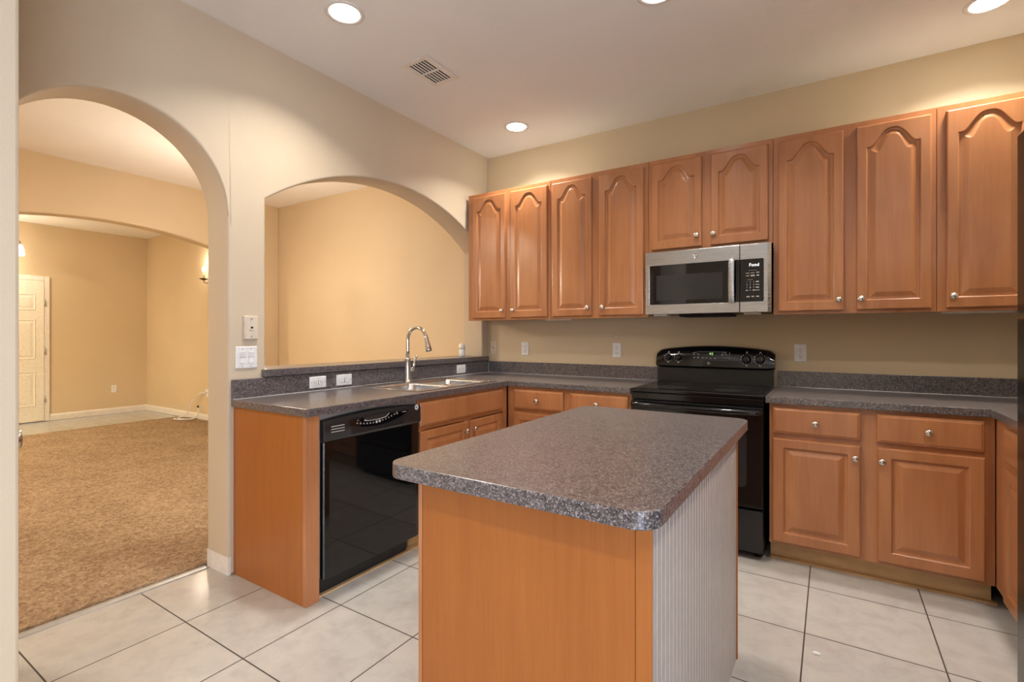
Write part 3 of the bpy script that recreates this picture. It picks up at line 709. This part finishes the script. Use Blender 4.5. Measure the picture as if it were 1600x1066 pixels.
for a, b, w_, h_ in ((2.2095, 1.624, .010, .0016), (2.237, 1.624, .010, .0016), (2.265, 1.626, .008, .0024), (2.2095, 1.608, .009, .0018), (2.237, 1.608, .011, .0040), (2.265, 1.609, .007, .0036),
                     (2.263, 1.571, .008, .0036), (2.263, 1.5535, .011, .0018), (2.263, 1.537, .009, .0036), (2.263, 1.5205, .011, .0014), (2.205, 1.5205, .006, .0030), (2.243, 1.5205, .006, .0030),
                     (2.212, 1.482, .009, .0032), (2.238, 1.482, .007, .0036), (2.264, 1.482, .008, .0036), (2.236, 1.6395, .022, .0006), (2.222, 1.584, .016, .0006)):
    mkey(MB().box((a-w_, YM-.0022, b-h_), (a+w_, YM-.0015, b+h_)))
for x in (1.665, 2.225): 
    MB().box((x-.045, -.34, Z0-.010), (x+.045, -.26, Z0+.003)).build('lamp_lens', 'trim', mw, bev=.002)
MB().prism([(-.36, Z0+.003), (-.33, Z0-.016), (-.10, Z0-.016), (-.08, Z0+.003)], 'x', 1.79, 2.10).build('grease_filter', 'dark', mw)

# ================================================================ REFRIGERATOR (faces -x)
rf = thing('refrigerator', 'glossy black top-freezer refrigerator at the right edge of the photo', 'refrigerator', (3.45, -2.36, 0))
FY0, FY1, FX = -2.76, -1.967, 3.022
MB().box((FX+.075, FY0+.004, .03), (3.84, FY1-.004, 1.735)).build('cabinet_body', 'blackmat', rf, bev=.004)
for nm, z0, z1 in (('freezer_door', 1.303, 1.746), ('fridge_door', .06, 1.293)):
    dpoly = [(FX+.068, FY0), (FX+.068, FY1), (FX+.012, FY1), (FX+.003, FY1-.006), (FX, FY1-.02), (FX, FY0+.02), (FX+.003, FY0+.006), (FX+.012, FY0)]
    d_ = MB().prism(dpoly, 'z', z0, z1).build(nm, 'fridge', rf, bev=.006, seg=2)
    hz0, hz1 = (1.34, 1.66) if z0 > 1 else (.82, 1.26)
    hp_ = [(FX-.002, FY0+.06, hz0), (FX-.035, FY0+.06, hz0+.03), (FX-.045, FY0+.06, (hz0+hz1)/2), (FX-.035, FY0+.06, hz1-.03), (FX-.002, FY0+.06, hz1)]
    MB().tube(hp_, .012, 12).build('handle', 'black', d_)
MB().box((FX+.05, FY0+.02, .0), (3.80, FY1-.02, .055)).build('toe_grille', 'blackmat', rf)

# ================================================================ KITCHEN ISLAND
il = thing('kitchen_island', 'kitchen island with speckled dark top, orange wood front and white beadboard side', 'island', (2.0, -2.15, 0))
IX0, IX1, IY0, IY1 = 1.683, 2.318, -2.692, -1.617
MB().box((IX0+.004, IY0+.004, 0), (IX1-.001, IY1, .8755)).build('body', 'panel', il)
MB().box((IX0+.0135, IY0, 0), (IX1-.028, IY0+.004, .8755)).build('front_panel', 'panel', il)
for a, b in ((IX0, IX0+.012), (IX1-.0265, IX1+.008)):
    s_ = MB().box((a, IY0-.003, 0), (b, IY0+.0038, .8755)).build('corner_trim', 'maple' if a == IX0 else 'panel', il, bev=.001, seg=1)
    s_['label'] = 'narrow wooden corner strip'
bp_ = []; y = IY0+.006; bx = IX1+.0075
while y < IY1-.012:
    bp_ += [(bx, y), (bx, y+.0262), (bx-.0022, y+.0275), (bx-.0022, y+.0305), (bx, y+.0318)]; y += .0318
bp_ = [p_ for p_ in bp_ if p_[1] < IY1-.006] + [(bx, IY1-.004)]
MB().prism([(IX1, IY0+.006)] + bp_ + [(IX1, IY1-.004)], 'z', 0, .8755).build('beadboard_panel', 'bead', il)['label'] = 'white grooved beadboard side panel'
MB().box((IX1-.002, IY1-.0035, 0), (IX1+.012, IY1+.006, .8755)).build('edge_strip', 'panel', il)
TX0, TX1, TY0, TY1 = 1.640, 2.358, -2.780, -1.512
MB().prism(rrect(TX0, TY0, TX1, TY1, .055, 8), 'z', CT0, CT1).build('island_top', 'stone', il, bev=.003)

# ================================================================ WALL PLATES
def plate_root(name, label, cat, pos, face, group=None, flat=False):
    o = bpy.data.objects.new(name, None); COL.objects.link(o); o['_o'] = [0, 0, 0]; o.empty_display_size = .03
    m_ = Matrix.Rotation({'-y': 0, '+x': PI/2}[face], 4, 'Z')
    if flat: m_ = m_ @ Matrix.Rotation(PI/2, 4, 'Y')
    o.matrix_world = Matrix.Translation(pos) @ m_
    return tag(o, label, cat, group)
def plate(root, w, h, mat, t=.006):
    return MB().loft([[(a, -.0002, b) for a, b in rrect(-w/2, -h/2, w/2, h/2, .004)], [(a, -t*.5, b) for a, b in rrect(-w/2, -h/2, w/2, h/2, .004)], [(a, -t, b) for a, b in rrect(-w/2+.004, -h/2+.004, w/2-.004, h/2-.004, .004)]]).build('plate', mat, root)
def screw(root, x, z, y=-.006):
    MB().lathe([(0, 0), (.0032, 0), (.0026, -.0012), (0, -.0014)], (x, y, z), 'y', 12).build('screw', 'grey', root)
def outlet(label, pos, face='-y', flat=False, mat='white', group=None, decora=False):
    r = plate_root('wall_outlet', label, 'outlet', pos, face, group, flat); plate(r, .070, .115, mat)
    for s_ in (-1, 1):
        zc_ = s_*.0195; y = -.0078
        m_ = MB().prism(rrect(-.0165, zc_-.0165, .0165, zc_+.0165, .003 if decora else .011), 'y', -.0055, y)
        for x, w_, h_ in ((-.0065, .0011, .0045), (.0065, .0011, .0038)): m_.box((x-w_, y-.0003, zc_+.003-h_), (x+w_, y+.001, zc_+.003+h_), 1)
        m_.prism(circle(.0026, 10, 0, zc_-.0085), 'y', y+.001, y-.0003, 1)
        m_.build('receptacle', [mat, 'dark'], r)
    if decora: screw(r, 0, -.048); screw(r, 0, .048); MB().box((-.0155, -.0070, -.001), (.0155, -.0055, .001)).build('test_button', 'dark', r)
    else: screw(r, 0, 0)
    return r
outlet('white duplex outlet on the back wall, the first from the corner', (.395, -.0003, 1.1325), group='outlets on the back wall')
outlet('white duplex outlet on the back wall just left of the stove', (1.231, -.0003, 1.1325), group='outlets on the back wall')
outlet('white duplex outlet on the back wall just right of the stove', (2.467, -.0003, 1.1345), group='outlets on the back wall')
outlet('white outlet lying sideways in the speckled backsplash above the dishwasher', (.0215, -1.805, .9655), '+x', True, decora=True, group='sideways outlets in the backsplash')
outlet('white outlet lying sideways in the speckled backsplash right of the faucet near the corner', (.0215, -.422, .9655), '+x', True, group='sideways outlets in the backsplash')
outlet('small white outlet low on the far foyer wall right of the white door', (-6.9997, -.452, .395), '+x')
def jack(label, pos, face):
    r = plate_root('phone_jack', label, 'phone jack', pos, face); plate(r, .070, .115, 'almond')
    m_ = MB().prism(rrect(-.009, -.010, .009, .010, .002), 'y', -.0055, -.0075); m_.box((-.005, -.0079, -.004), (.005, -.007, .005), 1); m_.build('socket', ['almond', 'dark'], r)
    screw(r, 0, .042); screw(r, 0, -.042); return r
jack('beige phone jack plate on the back wall tight in the corner under the cabinet', (.062, -.0003, 1.1365), '-y')
jp = jack('beige phone plate above the double light switch between the two arches', (.0003, -2.209, 1.290), '+x')
jp.scale = (1.13, 2.6, 1.11)
def rocker(root, x, z=0):
    m_ = MB().prism(rrect(x-.0168, z-.0335, x+.0168, z+.0335, .002), 'y', -.0055, -.0066)
    m_.prism([(-.0066, z-.031), (-.0086, z-.030), (-.0066+.0002, z+.001), (-.0098, z+.030), (-.0066, z+.031)], 'x', x-.0145, x+.0145)
    return m_.build('rocker', 'white', root)
sw = plate_root('light_switch', 'white double rocker switch plate beside the arched opening, above the counter end', 'light switch', (.0003, -2.229, 1.131), '+x')
plate(sw, .116, .117, 'white')
for x in (-.023, .023): rocker(sw, x); screw(sw, x, .047); screw(sw, x, -.047)
s1 = plate_root('light_switch', 'white single rocker switch lying sideways in the backsplash right of the sideways outlet', 'light switch', (.0215, -1.6125, .9655), '+x', None, True)
plate(s1, .070, .117, 'white'); rocker(s1, 0); screw(s1, 0, .047); screw(s1, 0, -.047)

# ================================================================ CEILING FITTINGS
DL = [('round recessed ceiling light above the dishwasher, left of the air vent', .588, -2.062), ('round recessed ceiling light near the corner of left and back walls', .589, -.451),
      ('round recessed ceiling light at the top right, over the refrigerator side', 3.277, -.432), ('round recessed ceiling light cut by the top edge, over the island', 1.945, -1.372)]
def downlight(label, x, y):
    t = thing('recessed_light', label, 'ceiling light', (x, y, H), 0, 'recessed ceiling lights', True)
    MB().lathe([(.072, .0), (.096, 0), (.096, -.003), (.088, -.006), (.076, -.005), (.072, -.001)], (0, 0, 0), 'z', 40).build('trim_ring', 'trim', t)
    MB().lathe([(0, -.0030), (.0745, -.0030), (.0745, -.0005), (0, -.0005)], (0, 0, 0), 'z', 36, sm=False).build('lens', 'lamp', t)
    return t
DLALL = DL + [('round recessed ceiling light behind the viewer', 3.277, -2.062), ('round recessed ceiling light behind the viewer by the pantry', 1.53, -4.5), ('round recessed ceiling light behind the viewer by the right wall', 3.277, -4.5)]
for lab, x, y in DLALL:
    downlight(lab, x, y)
    lamp('recessed_lamp', 'AREA', (x, y, H-.008), DOWN_W, DOWN_C, shape='DISK', size=.14, spread=math.radians(125))
v_ = thing('ceiling_vent', 'rectangular white air vent in the ceiling between the recessed lights', 'vent', (.582, -1.417, H))
vx0, vx1, vy0, vy1 = .482, .682, -1.570, -1.264
xs = [vx0, vx0+.034]; 
for k in range(6): xs += [vx0+.034+k*.0225+.0125, vx0+.034+(k+1)*.0225]
xs[-1] = vx1
sl = [(vx0+.034+k*.0225, vx0+.034+k*.0225+.0125) for k in range(6)]
ysv = [vy0, vy0+.034, -1.424, -1.410, vy1-.034, vy1]
ins = lambda x, y: not (any(a < x < b for a, b in sl) and (vy0+.034 < y < -1.424 or -1.410 < y < vy1-.034))
MB().cells(xs, ysv, ins, H-.008, H-.0035).build('grille', 'trim', v_, bev=.0015, seg=1)
MB().box((vx0+.02, vy0+.02, H-.0033), (vx1-.02, vy1-.02, H-.0008)).build('duct_opening', 'dark', v_)

# ================================================================ LIVING ROOM AND FOYER
ch = thing('chandelier', 'lit hanging chandelier with frosted glass shades, partly hidden at the left edge', 'chandelier', (-6.6, -1.87, H))
MB().lathe([(0, 0), (.075, 0), (.070, -.018), (.03, -.030), (.008, -.034), (.008, -.34), (.03, -.36), (.034, -.42), (.012, -.46), (0, -.465)], (-6.6, -1.87, H), 'z', 24).build('canopy_and_stem', 'bronze', ch)
for k in range(5):
    t = 2*PI*k/5+PI/2; cx_, cy_ = math.cos(t), math.sin(t); R = .235
    P = [(-6.6+cx_*r, -1.87+cy_*r, H+z) for r, z in ((.02, -.40), (.08, -.43), (.15, -.40), (.20, -.33), (R, -.34), (R+.004, -.39))]
    MB().tube(P, .006, 8).build('arm', 'bronze', ch)
    MB().lathe([(.022, 0), (.030, -.02), (.044, -.07), (.050, -.12), (.046, -.15), (.044, -.15), (.046, -.12), (.026, -.02), (.018, 0)], (-6.6+cx_*R, -1.87+cy_*R, H-.385), 'z', 18).build('glass_shade', 'shade', ch)
lamp('chandelier_lamp', 'POINT', (-6.55, -1.87, H-.62), FOYER_W, WARM, shadow_soft_size=.18)
sc = thing('wall_sconce', 'lit candle wall sconce on the foyer side wall', 'sconce', (-4.93, -.02, 2.05))
MB().lathe([(0, 0), (.05, 0), (.045, -.008), (.02, -.014), (0, -.015)], (-4.93, -.0005, 2.02), 'y', 20).build('backplate', 'bronze', sc)
MB().tube([(-4.93, -.012, 2.02), (-4.93, -.05, 1.995), (-4.93, -.085, 2.01), (-4.93, -.09, 2.045)], .006, 8).build('arm', 'bronze', sc)
MB().lathe([(0, -.008), (.02, -.006), (.055, .012), (.057, .016), (.012, .012), (0, .012)], (-4.93, -.09, 2.045), 'z', 20).build('drip_pan', 'bronze', sc)
MB().lathe([(0, .012), (.011, .012), (.011, .115), (0, .115)], (-4.93, -.09, 2.045), 'z', 14).build('candle_sleeve', 'almond', sc)
MB().lathe([(0, .115), (.012, .120), (.019, .142), (.017, .160), (.006, .185), (0, .190)], (-4.93, -.09, 2.045), 'z', 16).build('bulb', 'bulb', sc)
lamp('sconce_lamp', 'POINT', (-4.93, -.12, 2.30), 5, WARM, shadow_soft_size=.05)
lv = thing('added_ceiling_light', 'warm flush ceiling light added out of view to brighten the living room', 'ceiling light', (-1.75, -3.75, H))  # unseen fixture added to brighten the living room
MB().lathe([(0, 0), (.19, 0), (.19, -.02), (.17, -.025), (0, -.025)], (-1.75, -3.75, H), 'z', 32).build('pan', 'bronze', lv)
MB().lathe([(.165, -.024), (.168, -.035), (.14, -.075), (.08, -.10), (0, -.107)], (-1.75, -3.75, H), 'z', 32).build('glass_bowl', 'shade', lv)
fl = thing('added_ceiling_light', 'warm flush ceiling light added out of view to brighten the foyer', 'ceiling light', (-5.2, -3.7, H))  # second unseen fixture, added to carry most of the foyer's light
MB().lathe([(0, 0), (.16, 0), (.16, -.02), (.14, -.03), (.12, -.06), (.06, -.085), (0, -.09)], (-5.2, -3.7, H), 'z', 32).build('glass_bowl', 'shade', fl)
lamp('foyer_fill_lamp', 'AREA', (-5.2, -3.7, H-.11), 115, (1, .89, .63), shape='DISK', size=.3, spread=math.radians(178))
lamp('living_fill_lamp', 'AREA', (-1.75, -3.75, H-.125), LIVING_W, WARM, shape='DISK', size=.34, spread=math.radians(178))
pd = thing('added_pendant_light', 'unseen warm glass pendant added behind the pier between the arches to light the dining wall', 'pendant light', (-1.75, -1.344, H))  # pendant added out of sight to light the dining wall
MB().lathe([(0, 0), (.06, 0), (.055, -.018), (.006, -.024), (.006, -.74), (.03, -.75), (.045, -.79), (0, -.79)], (-1.75, -1.344, H), 'z', 20).build('stem', 'bronze', pd)
MB().lathe([(.046, -.775), (.11, -.80), (.155, -.86), (.165, -.93), (.14, -.98), (.08, -1.01), (0, -1.02)], (-1.75, -1.344, H), 'z', 28).build('glass_shade', 'pendant', pd)
cj = plate_root('cable_plate', 'small white cable plate low on the foyer side wall beside the arch edge', 'wall plate', (-5.02, -.0003, .405), '-y'); plate(cj, .070, .115, 'white')
MB().lathe([(0, -.006), (.006, -.006), (.005, -.016), (0, -.016)], (0, 0, .01), 'y', 10).build('connector', 'dark', cj)
cpts = [(-5.03, -.02, .41), (-5.15, -.05, .39), (-5.32, -.06, .27), (-5.43, -.06, .12), (-5.50, -.10, .045), (-5.50, -.20, .034), (-5.38, -.28, .034), (-5.24, -.25, .034), (-5.17, -.16, .036), (-5.22, -.08, .040), (-5.33, -.06, .040),
        (-5.42, -.09, .040), (-5.44, -.17, .040), (-5.35, -.24, .040), (-5.20, -.22, .040), (-5.13, -.13, .045), (-5.15, -.06, .12), (-5.18, -.05, .19)]
def smooth(P, n_=6):
    P = [Vector(p_) for p_ in P]; out = []
    for i in range(len(P)-1):
        a, b, c_, d = P[max(i-1, 0)], P[i], P[i+1], P[min(i+2, len(P)-1)]
        for k in range(n_):
            t = k/n_; out.append(.5*((2*b)+(-a+c_)*t+(2*a-5*b+4*c_-d)*t*t+(-a+3*b-3*c_+d)*t**3))
    return out+[P[-1]]
cw = thing('cable', 'white coiled cable lying on the carpet by the foyer baseboard', 'cable', (-5.3, -.15, .03))
MB().tube(smooth(cpts), .0075, 8).build('cord', 'white', cw)
MB().lathe([(0, 0), (.010, 0), (.010, .03), (0, .03)], (-5.18, -.05, .188), 'z', 10).build('plug', 'dark', cw)
# scrap on the tile
pc = MB(); pc.loft([[(2.584+a*s_, -1.422+b*s_*.8, z) for a, b in ((-.016, -.003), (-.006, -.009), (.012, -.006), (.017, .004), (.004, .009), (-.010, .006))] for s_, z in ((1, .0005), (.95, .006), (.6, .010))])
tag(pc.build('paper_scrap', 'white'), 'tiny white scrap lying on the floor tile right of the island', 'scrap')
